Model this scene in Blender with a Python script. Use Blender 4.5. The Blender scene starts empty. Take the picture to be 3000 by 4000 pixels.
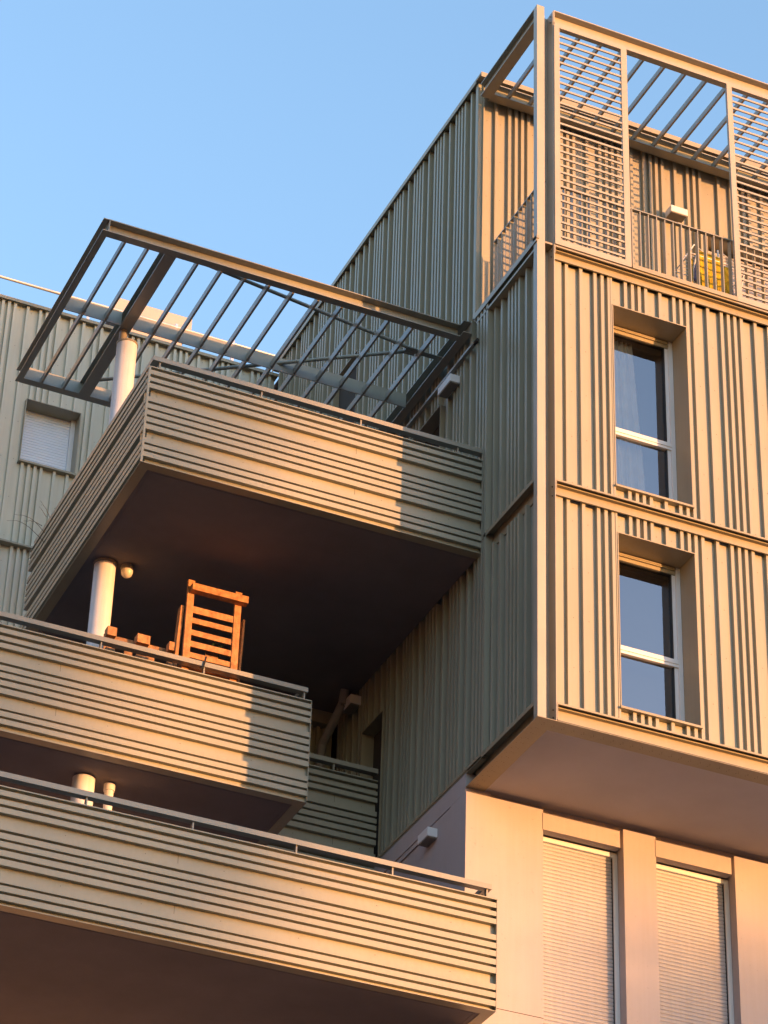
import bpy, math, random
from mathutils import Vector, Matrix
random.seed(7)
S = bpy.context.scene
C = S.collection

# ------------------------------------------------------------------ camera
YAW, PITCH, ROLL, FPX = 0.401582, 0.591299, 0.035276, 11156.4
def rot3(a, i, j):
    m = Matrix.Identity(3); c, s = math.cos(a), math.sin(a)
    m[i][i] = c; m[i][j] = -s; m[j][i] = s; m[j][j] = c
    return m
W2C = rot3(ROLL, 0, 1) @ rot3(-PITCH, 1, 2) @ Matrix(((1, 0, 0), (0, 0, -1), (0, 1, 0))) @ rot3(YAW, 0, 1)
right, down, fwd = W2C[0], W2C[1], W2C[2]
cam = bpy.data.cameras.new('camera')
cam_o = bpy.data.objects.new('camera', cam); C.objects.link(cam_o)
cam.sensor_fit = 'HORIZONTAL'; cam.sensor_width = 36.0; cam.lens = 36.0 * FPX / 3000.0
cam.clip_start = 0.5; cam.clip_end = 2000
mw = Matrix((right, -down, -fwd)).transposed().to_4x4()
mw.translation = (-11.4851, -22.8219, 1.6)
cam_o.matrix_world = mw
S.camera = cam_o

# ------------------------------------------------------------------ sky, sun, exposure
SUN_AZ, SUN_EL = math.radians(35.56), math.radians(1.3)      # azimuth from -Y towards +X
w = bpy.data.worlds.new('World'); S.world = w; w.use_nodes = True
wn = w.node_tree; bg = wn.nodes['Background']
sky = wn.nodes.new('ShaderNodeTexSky'); sky.sky_type = 'NISHITA'; sky.sun_disc = False
sky.sun_elevation = SUN_EL; sky.sun_rotation = math.pi - SUN_AZ
sky.air_density = 1.0; sky.dust_density = 0.8; sky.ozone_density = 1.95; sky.altitude = 100
wn.links.new(sky.outputs[0], bg.inputs[0]); bg.inputs[1].default_value = 0.15
sun = bpy.data.lights.new('sun', 'SUN'); sun.energy = 0.80; sun.angle = math.radians(0.53); sun.color = (1.0, 0.445, 0.15)
sun_o = bpy.data.objects.new('sun', sun); C.objects.link(sun_o)
SV = Vector((math.sin(SUN_AZ) * math.cos(SUN_EL), -math.cos(SUN_AZ) * math.cos(SUN_EL), math.sin(SUN_EL)))
sun_o.rotation_euler = SV.to_track_quat('Z', 'Y').to_euler(); sun_o.location = (20, -30, 40)
S.view_settings.view_transform = 'Standard'; S.view_settings.look = 'None'
S.view_settings.exposure = 3.53; S.view_settings.gamma = 1.0

# ------------------------------------------------------------------ materials
def mat(name, col, rough=0.5, spec=0.4, var=0.06, nscale=1.2, streak=0.0, bump=0.0, bscale=60, metallic=0.0, col2=None, speck=0.0):
    m = bpy.data.materials.new(name); m.use_nodes = True
    nt = m.node_tree; N = nt.nodes; L = nt.links; b = N['Principled BSDF']
    b.inputs['Roughness'].default_value = rough; b.inputs['Specular IOR Level'].default_value = spec
    b.inputs['Metallic'].default_value = metallic
    tc = N.new('ShaderNodeTexCoord'); n = N.new('ShaderNodeTexNoise'); n.inputs['Scale'].default_value = nscale
    n.inputs['Detail'].default_value = 6; n.inputs['Roughness'].default_value = 0.6
    L.new(tc.outputs['Object'], n.inputs['Vector'])
    r = N.new('ShaderNodeValToRGB'); r.color_ramp.elements[0].position = 0.3; r.color_ramp.elements[1].position = 0.7
    c = col; d = col2 or tuple(x * (1 - 2 * var) for x in col)
    u = tuple(min(1, x * (1 + var)) for x in col)
    r.color_ramp.elements[0].color = (*d, 1); r.color_ramp.elements[1].color = (*u, 1)
    L.new(n.outputs['Fac'], r.inputs[0]); out = r.outputs[0]
    if streak > 0:      # rain streaks, stretched along Z
        mp = N.new('ShaderNodeMapping'); mp.inputs['Scale'].default_value = (14, 14, 0.6)
        L.new(tc.outputs['Object'], mp.inputs['Vector'])
        n2 = N.new('ShaderNodeTexNoise'); n2.inputs['Scale'].default_value = 2.0; n2.inputs['Detail'].default_value = 5
        L.new(mp.outputs[0], n2.inputs['Vector'])
        r2 = N.new('ShaderNodeValToRGB'); r2.color_ramp.elements[0].position = 0.35; r2.color_ramp.elements[1].position = 0.62
        k = 1 - streak
        r2.color_ramp.elements[0].color = (k, k, k * 0.98, 1); r2.color_ramp.elements[1].color = (1, 1, 1, 1)
        L.new(n2.outputs['Fac'], r2.inputs[0])
        mx = N.new('ShaderNodeMix'); mx.data_type = 'RGBA'; mx.blend_type = 'MULTIPLY'; mx.inputs[0].default_value = 1
        L.new(out, mx.inputs[6]); L.new(r2.outputs[0], mx.inputs[7]); out = mx.outputs[2]
    if speck > 0:       # small pits and dirt spots
        n5 = N.new('ShaderNodeTexNoise'); n5.inputs['Scale'].default_value = 22; n5.inputs['Detail'].default_value = 2
        L.new(tc.outputs['Object'], n5.inputs['Vector'])
        r5 = N.new('ShaderNodeValToRGB'); r5.color_ramp.elements[0].position = 0.70; r5.color_ramp.elements[1].position = 0.76
        k = 1 - speck; r5.color_ramp.elements[0].color = (1, 1, 1, 1); r5.color_ramp.elements[1].color = (k, k, k, 1)
        L.new(n5.outputs['Fac'], r5.inputs[0])
        m5 = N.new('ShaderNodeMix'); m5.data_type = 'RGBA'; m5.blend_type = 'MULTIPLY'; m5.inputs[0].default_value = 1
        L.new(out, m5.inputs[6]); L.new(r5.outputs[0], m5.inputs[7]); out = m5.outputs[2]
    L.new(out, b.inputs['Base Color'])
    n3 = N.new('ShaderNodeTexNoise'); n3.inputs['Scale'].default_value = 3.0; n3.inputs['Detail'].default_value = 4
    L.new(tc.outputs['Object'], n3.inputs['Vector'])
    mr = N.new('ShaderNodeMapRange'); mr.inputs['To Min'].default_value = max(0.05, rough - 0.08); mr.inputs['To Max'].default_value = min(1, rough + 0.1)
    L.new(n3.outputs['Fac'], mr.inputs[0]); L.new(mr.outputs[0], b.inputs['Roughness'])
    if bump > 0:
        n4 = N.new('ShaderNodeTexNoise'); n4.inputs['Scale'].default_value = bscale; n4.inputs['Detail'].default_value = 5
        L.new(tc.outputs['Object'], n4.inputs['Vector'])
        bp = N.new('ShaderNodeBump'); bp.inputs['Strength'].default_value = bump; bp.inputs['Distance'].default_value = 0.01
        L.new(n4.outputs['Fac'], bp.inputs['Height']); L.new(bp.outputs[0], b.inputs['Normal'])
    return m
M = {}
M['clad'] = mat('painted_metal_cladding', (0.325, 0.31, 0.245), 0.38, 0.42, 0.03, 0.9, 0.035, 0.04, 3.0)
M['steel'] = mat('painted_steel', (0.285, 0.275, 0.235), 0.33, 0.5, 0.04, 1.5, 0.04)
M['flash'] = mat('folded_metal_flashing', (0.32, 0.28, 0.20), 0.38, 0.45, 0.05, 1.5, 0.04)
M['screw'] = mat('screw_head', (0.12, 0.10, 0.08), 0.5, 0.4)
M['hole'] = mat('perforation', (0.03, 0.025, 0.02), 0.9, 0.1)
M['plaster'] = mat('white_render', (0.42, 0.385, 0.40), 0.85, 0.2, 0.05, 0.7, 0.025, 0.15, 90, speck=0.12)
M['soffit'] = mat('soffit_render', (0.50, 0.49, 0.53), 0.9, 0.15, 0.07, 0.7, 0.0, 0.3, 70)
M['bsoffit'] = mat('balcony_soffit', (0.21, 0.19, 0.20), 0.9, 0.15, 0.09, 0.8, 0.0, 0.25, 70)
M['white'] = mat('white_aluminium', (0.70, 0.71, 0.74), 0.35, 0.5, 0.03)
M['shutter'] = mat('white_shutter', (0.36, 0.355, 0.39), 0.45, 0.4, 0.03, 1.0, 0.05)
M['concrete'] = mat('pale_column_paint', (0.72, 0.71, 0.76), 0.8, 0.2, 0.05, 2.0, 0.12, 0.2, 60)
M['wood'] = mat('pallet_wood', (0.52, 0.25, 0.115), 0.8, 0.2, 0.22, 14.0, 0.22, 0.5, 40, speck=0.45)
M['wood2'] = mat('weathered_wood', (0.38, 0.21, 0.12), 0.85, 0.2, 0.3, 11.0, 0.3, 0.5, 40, speck=0.5)
M['yellow'] = mat('mustard_cloth', (0.52, 0.34, 0.03), 0.9, 0.1, 0.3, 14.0, 0.0, 0.5, 50)
M['blue'] = mat('blue_cloth', (0.10, 0.12, 0.26), 0.9, 0.1, 0.2, 9.0)
M['curtain'] = mat('white_net_curtain', (0.88, 0.86, 0.86), 0.9, 0.1, 0.05, 5)
M['dark'] = mat('dark_room', (0.06, 0.055, 0.05), 0.8, 0.2)
M['seal'] = mat('black_seal', (0.02, 0.02, 0.02), 0.5, 0.4)
M['tube'] = mat('galvanised_tube', (0.62, 0.60, 0.60), 0.3, 0.6, 0.05, 3, metallic=0.6)
M['lampcap'] = mat('grey_lamp_base', (0.22, 0.20, 0.18), 0.6, 0.3)
M['lampglass'] = mat('opal_lamp_glass', (0.66, 0.60, 0.5), 0.3, 0.5)
M['twig'] = mat('dry_twig', (0.10, 0.08, 0.06), 0.9, 0.1)
M['leaf'] = mat('small_green_leaf', (0.05, 0.10, 0.03), 0.7, 0.3)
M['ground'] = mat('asphalt', (0.06, 0.055, 0.05), 0.9, 0.2, 0.15, 0.4)
M['rear'] = mat('brightened_green_grey_cladding', (0.54, 0.53, 0.445), 0.45, 0.4, 0.04, 0.9, 0.05, 0.06, 3.0)  # cladding colour brightened in place of stronger light on the rear wing
M['skylit_white'] = mat('skylit_white_shutter', (0.66, 0.74, 0.86), 0.45, 0.4, 0.03)  # white shutter with blue sky light put into its colour
M['post'] = mat('pale_painted_post', (0.37, 0.345, 0.295), 0.38, 0.45, 0.04, 1.5, 0.04)
M['pipe'] = mat('grey_pipe', (0.25, 0.24, 0.24), 0.6, 0.3)
M['brick'] = mat('brown_brick', (0.13, 0.09, 0.07), 0.9, 0.1)
# wood grain: dark knots
def glass_mat():
    m = bpy.data.materials.new('window_glass'); m.use_nodes = True
    N = m.node_tree.nodes; L = m.node_tree.links; N.remove(N['Principled BSDF'])
    tr = N.new('ShaderNodeBsdfTransparent'); tr.inputs[0].default_value = (0.80, 0.85, 0.84, 1)
    gl = N.new('ShaderNodeBsdfGlossy'); gl.inputs['Roughness'].default_value = 0.015; gl.inputs[0].default_value = (0.95, 0.95, 1, 1)
    fr = N.new('ShaderNodeFresnel'); fr.inputs[0].default_value = 2.75
    mx = N.new('ShaderNodeMixShader'); L.new(fr.outputs[0], mx.inputs[0]); L.new(tr.outputs[0], mx.inputs[1]); L.new(gl.outputs[0], mx.inputs[2])
    L.new(mx.outputs[0], N['Material Output'].inputs[0]); return m
M['glass'] = glass_mat()

# ------------------------------------------------------------------ mesh helpers
class MB:
    def __init__(s): s.v = []; s.f = []; s.m = []
    def face(s, pts, mi=0):
        n = len(s.v); s.v += [tuple(p) for p in pts]; s.f.append(tuple(range(n, n + len(pts)))); s.m.append(mi)
    def box(s, x0, x1, y0, y1, z0, z1, mi=0):
        n = len(s.v)
        s.v += [(x, y, z) for z in (z0, z1) for y in (y0, y1) for x in (x0, x1)]
        for q in ((0, 2, 3, 1), (4, 5, 7, 6), (0, 1, 5, 4), (2, 6, 7, 3), (0, 4, 6, 2), (1, 3, 7, 5)):
            s.f.append(tuple(n + k for k in q)); s.m.append(mi)
        return s
    def sheet(s, prof, lo, hi, fn, mi=0, thick=0.0):
        # prof: list of (u, d); extruded from lo to hi along w; fn(u, d, w) -> xyz
        n = len(s.v); k = len(prof)
        for w_ in (lo, hi):
            s.v += [fn(u, d, w_) for u, d in prof]
        for i in range(k - 1):
            s.f.append((n + i, n + i + 1, n + k + i + 1, n + k + i)); s.m.append(mi)
        return s
    def prism(s, poly, lo, hi, fn, mi=0):
        n = len(s.v); k = len(poly)
        for w_ in (lo, hi): s.v += [fn(a, b, w_) for a, b in poly]
        for i in range(k):
            j = (i + 1) % k; s.f.append((n + i, n + j, n + k + j, n + k + i)); s.m.append(mi)
        s.f.append(tuple(n + i for i in range(k))[::-1]); s.m.append(mi)
        s.f.append(tuple(n + k + i for i in range(k))); s.m.append(mi)
        return s
    def bar(s, p, q, r0, r1=None, n=10, mi=0, caps=True):
        p = Vector(p); q = Vector(q); r1 = r0 if r1 is None else r1
        d = (q - p).normalized(); a = d.orthogonal().normalized(); b = d.cross(a); i0 = len(s.v)
        for c_, r in ((p, r0), (q, r1)):
            for k in range(n):
                t = 2 * math.pi * k / n; s.v.append(tuple(c_ + a * (r * math.cos(t)) + b * (r * math.sin(t))))
        for k in range(n):
            j = (k + 1) % n; s.f.append((i0 + k, i0 + j, i0 + n + j, i0 + n + k)); s.m.append(mi)
        if caps:
            s.f.append(tuple(i0 + k for k in range(n))[::-1]); s.m.append(mi)
            s.f.append(tuple(i0 + n + k for k in range(n))); s.m.append(mi)
        return s
    def lathe(s, c, prof, n=24, mi=0):     # prof: (radius, z) from top to bottom, axis Z
        i0 = len(s.v)
        for r, z in prof:
            for k in range(n):
                t = 2 * math.pi * k / n; s.v.append((c[0] + r * math.cos(t), c[1] + r * math.sin(t), c[2] + z))
        for i in range(len(prof) - 1):
            for k in range(n):
                j = (k + 1) % n; s.f.append((i0 + i * n + k, i0 + i * n + j, i0 + (i + 1) * n + j, i0 + (i + 1) * n + k)); s.m.append(mi)
        return s
    def build(s, name, mats, parent=None, base=(0, 0, 0), smooth=False, bevel=0.0):
        me = bpy.data.meshes.new(name)
        if parent is not None: base = parent['_b']
        me.from_pydata([(x - base[0], y - base[1], z - base[2]) for x, y, z in s.v], [], s.f)
        for m_ in (mats if isinstance(mats, (list, tuple)) else [mats]): me.materials.append(m_)
        me.polygons.foreach_set('material_index', s.m)
        if smooth:
            me.polygons.foreach_set('use_smooth', [True] * len(s.f))
        me.update()
        o = bpy.data.objects.new(name, me); C.objects.link(o); o['_b'] = list(base)
        if parent is not None: o.parent = parent
        else: o.location = base
        if smooth:
            try: me.set_sharp_from_angle(angle=math.radians(40))
            except Exception: pass
        if bevel > 0:
            bv = o.modifiers.new('bevel', 'BEVEL'); bv.width = bevel; bv.segments = 2; bv.limit_method = 'ANGLE'
        return o
def tag(o, label=None, cat=None, group=None, kind=None):
    if label: o['label'] = label
    if cat: o['category'] = cat
    if group: o['group'] = group
    if kind: o['kind'] = kind
    return o
def thing(name, base, label, cat, group=None):
    o = bpy.data.objects.new(name, None); C.objects.link(o); o.location = base; o['_b'] = list(base); o.empty_display_size = 0.3
    return tag(o, label, cat, group)
def copy_tree(o, parent=None):
    c = o.copy(); C.objects.link(c)
    if parent is not None: c.parent = parent
    for ch in list(o.children): copy_tree(ch, c)
    return c

# axis mappings for cladding sheets
FY = lambda p: (lambda u, d, w_: (u, p - d, w_))          # vertical ribs on a wall facing -Y (u = X, w = Z)
FX = lambda p: (lambda u, d, w_: (p - d, u, w_))          # vertical ribs on a wall facing -X (u = Y, w = Z)
HY = lambda p: (lambda u, d, w_: (w_, p - d, u))          # horizontal ribs facing -Y (u = Z, w = X)
HX = lambda p: (lambda u, d, w_: (p - d, w_, u))          # horizontal ribs facing -X (u = Z, w = Y)
OFFS = [0.0, 0.093, 0.181, 0.269, 0.457]; PER = 0.641
def ribs_between(a, b, phase, wdt=0.04):
    out = []; k0 = int(math.floor((a - phase) / PER)) - 1; k1 = int(math.ceil((b - phase) / PER)) + 1
    for k in range(k0, k1 + 1):
        for o in OFFS:
            x = phase + k * PER + o
            if x > a + 0.012 and x + wdt < b - 0.012: out.append((x, x + wdt))
    return out
def profile(a, b, ribs, depth, slope=0.002, lap=None):
    p = [(a, 0.0)]
    for r0, r1 in ribs:
        p += [(r0 - slope, 0.0), (r0, depth), (r1, depth), (r1 + slope, 0.0)]
    p.append((b, 0.0)); return p
def clad_v(mb, a, b, z0, z1, fn, phase, depth=0.045, holes=(), screws=True):
    # vertical cladding with rectangular openings (a, b, z0, z1)
    ribs = ribs_between(a, b, phase)
    cuts = sorted(set([a, b] + [h for H in holes for h in H[:2] if a < h < b]))
    for c0, c1 in zip(cuts[:-1], cuts[1:]):
        rb = [r for r in ribs if r[0] >= c0 + 0.008 and r[1] <= c1 - 0.008]
        zs = [(z0, z1)]
        for H in holes:
            if H[0] <= c0 + 1e-6 and H[1] >= c1 - 1e-6:
                nz = []
                for s0, s1 in zs:
                    if H[2] > s0: nz.append((s0, min(s1, H[2])))
                    if H[3] < s1: nz.append((max(s0, H[3]), s1))
                zs = [q for q in nz if q[1] - q[0] > 1e-4]
        for s0, s1 in zs:
            mb.sheet(profile(c0, c1, rb, depth), s0, s1, fn)
            if screws:
                edges = [c0] + [e for r in rb for e in r] + [c1]
                for e0, e1 in zip(edges[::2], edges[1::2]):
                    if e1 - e0 > 0.1:
                        z = s0 + 0.12
                        while z < s1:
                            u = e0 + 0.35 * (e1 - e0); q = 0.0055
                            pts = [fn(u + q * math.cos(t * math.pi / 3), 0.004, z + q * math.sin(t * math.pi / 3)) for t in range(6)]
                            mb.face(pts, 1); z += 0.62
B_OFF = [(.034, .087), (.133, .181), (.217, .271), (.396, .452), (.487, .545), (.576, .633), (.668, .726), (.760, .822), (.944, 1.005), (1.035, 1.092), (1.126, 1.183)]
def prof_h(top, depth=0.056, height=1.24):
    p = [(top, depth)]      # top edge strip
    p += [(top - 0.012, depth)]
    p = [(top, 0.0)]
    for t0, t1 in B_OFF:
        p += [(top - t0 + 0.006, 0.0), (top - t0, depth), (top - t1 - 0.004, depth), (top - t1 - 0.002, 0.0)]
    p += [(top - height + 0.03, 0.0), (top - height + 0.028, 0.02), (top - height, 0.02)]
    return p

BM = [M['clad'], M['screw']]
# ------------------------------------------------------------------ ground
g = MB(); g.face([(-900, -900, 0), (900, -900, 0), (900, 900, 0), (-900, 900, 0)])
tag(g.build('ground', M['ground']), kind='structure')

# ================================================================== corner apartment building
A = thing('apartment_building', (0, 0, 0), 'corner apartment block clad in ribbed beige metal with lit windows wall, balconies and white rendered base', 'building')
A['label'] = 'beige metal clad corner apartment block with balconies, roof terrace and white rendered storey'
ZF0, ZF1, ZF2, ZT = 16.27, 19.05, 22.40, 26.27       # soffit, mid floor, terrace floor underside, top beam
XR = 7.0                                              # how far the lit facade runs to the right

# solid cores that keep light out behind the sheets
m = MB(); m.box(0.16, XR, 0.75, 9, 16.6, 22.3); m.box(0.16, 0.95, 0.22, 0.75, 16.6, 22.3); m.box(2.15, XR, 0.22, 0.75, 16.6, 22.3)
m.box(0.95, 2.15, 0.24, 0.75, 19.0, 19.4)
m.box(0.08, XR, 2.05, 9, 22.7, 26.25)
m.box(0.37, XR, 2.2, 9, 0.0, 16.20)
m.build('building_core', M['dark'], A)

# corner post: I-section column with its two flanges to the street
m = MB()
m.box(0, 0.10, 0, 0.012, ZF0, ZT)            # front flange
m.box(0, 0.012, 0.012, 0.09, ZF0, ZT)        # side flange
m.box(0.012, 0.10, 0.078, 0.09, ZF0, ZT)
m.box(0.04, 0.052, 0.012, 0.078, ZF0, ZT)
m.box(0.10, 0.217, 0.16, 0.172, ZF0, ZT - 0.02)      # recessed web plate
m.box(0.217, 0.227, 0.004, 0.16, ZF0, ZT - 0.02)
m.box(0.09, 0.105, 0.095, 0.23, ZF0, 22.4)
for z in (16.33, 16.42, 19.10, 19.22, 22.43, 22.52, 26.1, 26.2): m.bar((0.217, 0.06, z), (0.205, 0.06, z), 0.009, n=6, mi=1)
m.build('corner_post', [M['post'], M['screw']], A)

# --- lit facade cladding
OPL = (1.05, 2.00, 16.72, 18.905); OPU = (1.04, 2.00, 19.545, 22.06)
for nm, z0, z1, op in (('lower', 16.33, 19.195, OPL), ('upper', 19.32, 22.47, OPU)):
    m = MB()
    clad_v(m, 0.30, op[0], z0, z1, FY(0.175), 0.795)
    clad_v(m, op[0], op[1], z0, op[2], FY(0.175), 1.191)
    clad_v(m, op[0] - 0.02, op[1], op[3], z1, FY(0.171), 1.191)
    clad_v(m, op[1], XR, z0, z1, FY(0.175), 1.832, holes=((4.4, 5.35, op[2], op[3]),))
    m.box(0.247, 0.335, 0.13, 0.20, z0, z1); m.box(op[0] - 0.03, op[0] - 0.006, 0.125, 0.2, z0, z1)
    m.box(1.343, 1.346, 0.124, 0.13, op[3], z1, 1)
    m.build('facade_cladding', BM, A)

# --- steel channels across the lit facade and the side
def chan_front(zt, zb, name, x0=0.2275, low=False):
    m = MB()
    m.box(x0, XR, 0.0, 0.13, zt - 0.006, zt)
    m.box(x0, XR, 0.0, 0.006, zt - 0.022, zt - 0.006)
    m.box(x0, XR, 0.05, 0.12, zt - 0.036, zt - 0.024)
    m.box(x0 + 0.0, XR, 0.098, 0.118, zb, zt - 0.036)
    m.box(x0, x0 + 0.01, 0.0, 0.098, zb, zt - 0.022)
    if low: m.box(x0, XR, 0.0, 0.098, zb - 0.0, zb + 0.01)
    return m.build(name, M['flash'], A)
chan_front(16.49, 16.275, 'steel_beam', low=True)
chan_front(19.297, 19.165, 'steel_beam')
chan_front(22.575, 22.455, 'steel_beam')
def chan_side(zt, zb, y1, name):
    m = MB()
    m.box(0.0, 0.13, 0.092, y1, zt - 0.006, zt); m.box(0.0, 0.006, 0.092, y1, zt - 0.05, zt - 0.006)
    m.box(0.10, 0.12, 0.092, y1, zb, zt - 0.006)
    return m.build(name, M['flash'], A)
chan_side(16.487, 16.275, 1.68, 'steel_beam')
chan_side(19.297, 19.12, 1.40, 'steel_beam')

# --- windows
def window(op, transom, curtain=False, closed=False):
    x0, x1, z0, z1 = op; D = 0.45
    m = MB()   # folded metal reveal
    m.box(x0 - 0.012, x0, 0.118, D + 0.1, z0, z1); m.box(x1, x1 + 0.012, 0.118, D + 0.1, z0, z1)
    m.box(x0 - 0.012, x1 + 0.012, 0.118, D + 0.1, z1, z1 + 0.012)
    win = m.build('window', M['flash'], A)
    s = MB(); s.prism([(0.095, z0 - 0.035), (0.095, z0 - 0.008), (D, z0 + 0.02), (D, z0 - 0.02), (0.12, z0 - 0.035)], x0 - 0.02, x1 + 0.012, lambda a, b, c: (c, a, b))
    s.build('sill', M['flash'], win)
    f = MB(); t = 0.06
    f.box(x1 - 0.055, x1 - 0.002, D, D + 0.06, z0 + 0.01, z1 - 0.005); f.box(x1 - 0.10, x1 - 0.055, D + 0.025, D + 0.06, z0 + 0.01, z1 - 0.10)
    f.box(x0 + 0.002, x0 + 0.055, D, D + 0.06, z0 + 0.01, z1 - 0.005)
    f.box(x0 + 0.055, x1 - 0.055, D + 0.002, D + 0.06, z0 + 0.01, z0 + 0.06)
    f.box(x0 + 0.055, x1 - 0.055, D + 0.004, D + 0.06, transom - 0.048, transom + 0.048)
    f.box(x0 + 0.055, x1 - 0.055, D - 0.006, D + 0.004, transom - 0.012, transom - 0.004)
    f.build('frame', M['white'], win)
    f = MB()
    f.box(x0 + 0.055, x1 - 0.055, D + 0.010, D + 0.06, z1 - 0.10, z1 - 0.055)
    f.box(x0 + 0.055, x1 - 0.075, D - 0.006, D + 0.004, z1 - 0.052, z1 - 0.036); f.box(x0 + 0.055, x1 - 0.055, D - 0.002, D + 0.010, z1 - 0.03, z1 - 0.012)
    f.box(x0 + 0.055, x1 - 0.055, D + 0.02, D + 0.06, z1 - 0.055, z1 - 0.002)
    f.build('blind_box', M['flash'], win)
    f = MB(); f.box(x1 - 0.112, x1 - 0.10, D + 0.02, D + 0.06, z0 + 0.06, transom - 0.048); f.box(x1 - 0.112, x1 - 0.10, D + 0.02, D + 0.06, transom + 0.048, z1 - 0.10)
    f.box(x0 + 0.055, x1 - 0.10, D + 0.02, D + 0.06, z1 - 0.112, z1 - 0.10)
    f.build('seal', M['seal'], win)
    f = MB()
    for a, b in ((z0 + 0.06, transom - 0.048), (transom + 0.048, z1 - 0.112)):
        f.face([(x0 + 0.05, D + 0.045, a), (x1 - 0.11, D + 0.045, a), (x1 - 0.11, D + 0.045, b), (x0 + 0.05, D + 0.045, b)])
    f.build('pane', M['glass'], win)
    f = MB()
    for k in ((x0 - 0.1, x0, z0, z1), ):
        f.box(x0 - 0.1, x0, D + 0.1, 0.74, z0 - 0.1, z1 + 0.1)
    f.box(x1, x1 + 0.1, D + 0.1, 0.74, z0 - 0.1, z1 + 0.1); f.box(x0, x1, D + 0.1, 0.74, z1, z1 + 0.1); f.box(x0, x1, D + 0.1, 0.74, z0 - 0.1, z0)
    f.build('inner_lining', M['dark'], win)
    if curtain:
        f = MB(); pr = []; n = 60
        for i in range(n + 1):
            u = x0 + 0.02 + (1.66 - x0) * i / n; pr.append((u, 0.035 * math.sin(i * 0.9) + 0.012 * math.sin(i * 2.3)))
        zt = z1 - 0.08
        n0 = len(f.v); rows = 9
        for r in range(rows):
            tt = r / (rows - 1); z = zt + (z0 + 0.1 - zt) * tt
            for i, (u, d) in enumerate(pr):
                f.v.append((x0 + (u - x0) * (0.80 + 0.22 * tt), 0.62 - d * (0.6 + 0.6 * tt), z))
        k = len(pr)
        for r in range(rows - 1):
            for i in range(k - 1): f.f.append((n0 + r * k + i, n0 + r * k + i + 1, n0 + (r + 1) * k + i + 1, n0 + (r + 1) * k + i)); f.m.append(0)
        f.build('curtain', M['curtain'], win, smooth=True)
    return win
window(OPL, 17.655); window(OPU, 20.55, curtain=True)
w1 = window((4.4, 5.35, 16.72, 18.905), 17.655); w2 = window((4.4, 5.35, 19.545, 22.06), 20.55)

# --- soffit under the box: perforated metal edge + render
m = MB()
m.box(0.0, XR, 0.0, 0.215, 16.262, 16.268); m.box(0.0, 0.22, 0.215, 1.72, 16.262, 16.268)
for i in range(60):
    x = 0.12 + i * 0.115
    for dx, dy in ((0, 0.09), (0.012, 0.115), (-0.006, 0.135)): m.face([(x + dx + 0.0045 * math.cos(t * 1.047), dy + 0.0045 * math.sin(t * 1.047), 16.2605) for t in range(6)], 1)
for i in range(13):
    y = 0.22 + i * 0.115
    for dx, dy in ((0.09, 0), (0.12, 0.012), (0.05, 0.03)): m.face([(dx + 0.0045 * math.cos(t * 1.047), y + dy + 0.0045 * math.sin(t * 1.047), 16.2605) for t in range(6)], 1)
m.build('soffit_trim', [M['flash'], M['hole']], A)
m = MB(); m.box(0.21, XR, 0.20, 2.3, 16.28, 16.34); m.build('soffit', M['soffit'], A)

# --- white rendered storey below the box (front face Y = 1.70)
YW = 1.70
holes = ((0.92, 1.90), (2.30, 3.29), (3.75, 4.73), (5.15, 6.1))
m = MB(); edges = [0.0] + [e for h in holes for e in h] + [XR]
for a, b in zip(edges[::2], edges[1::2]): m.box(a, b, YW, YW + 0.4, 0.0, 16.205)
for a, b in holes: m.box(a, b, YW, YW + 0.4, 0, 13.70); m.box(a + 0.0, b, YW + 0.06, YW + 0.4, 16.0, 16.20)
m.box(0.02, XR, YW + 0.09, 2.5, 16.2055, 16.28)
m.box(0.39, 0.92, YW - 0.002, YW, 13.770, 13.776, 1); m.box(0.0, 0.39, YW - 0.002, YW, 13.770, 13.776, 1)
# side of the white storey (X = 0), with door opening
m.box(0.0, 0.3, YW + 0.4, 2.88, 0.0, 16.19); m.box(0.03, 0.35, 2.88, 5.54, 0.0, 16.19)
m.box(0.0, 0.30, YW + 0.02, 5.54, 16.207, 16.44)
m.box(0.012, 0.32, YW + 0.01, 5.54, 16.15, 16.2065)
m.build('white_wall', [M['plaster'], M['hole']], A)
for a, b in holes:
    mm = MB(); mm.box(a - 0.005, b - 0.045, YW - 0.006, YW + 0.10, 15.965, 16.165)
    wn_ = mm.build('shuttered_window', M['plaster'], A)
    f = MB(); D = 1.84
    f.box(b - 0.055, b - 0.002, D, D + 0.08, 13.7, 15.965); f.box(a, a + 0.05, D, D + 0.08, 13.7, 15.965)
    f.box(a + 0.05, b - 0.055, D - 0.0, D + 0.08, 15.91, 15.965)
    f.build('frame', M['white'], wn_)
    f = MB(); pr = []
    z = 13.72
    while z < 15.9:
        pr += [(z, 0.0), (z + 0.004, 0.006), (z + 0.026, 0.010), (z + 0.040, 0.006), (z + 0.0435, 0.0)]; z += 0.045
    f.sheet(pr, a + 0.05, b - 0.055, HY(D + 0.045)); f.build('roller_shutter', M['shutter'], wn_)
    f = MB(); f.box(b - 0.06, b - 0.055, D + 0.02, D + 0.05, 13.72, 15.91); f.build('seal', M['seal'], wn_)
    f = MB(); f.box(a - 0.01, b + 0.01, YW - 0.03, D + 0.03, 13.675, 13.705); f.build('sill', M['flash'], wn_)

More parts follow.
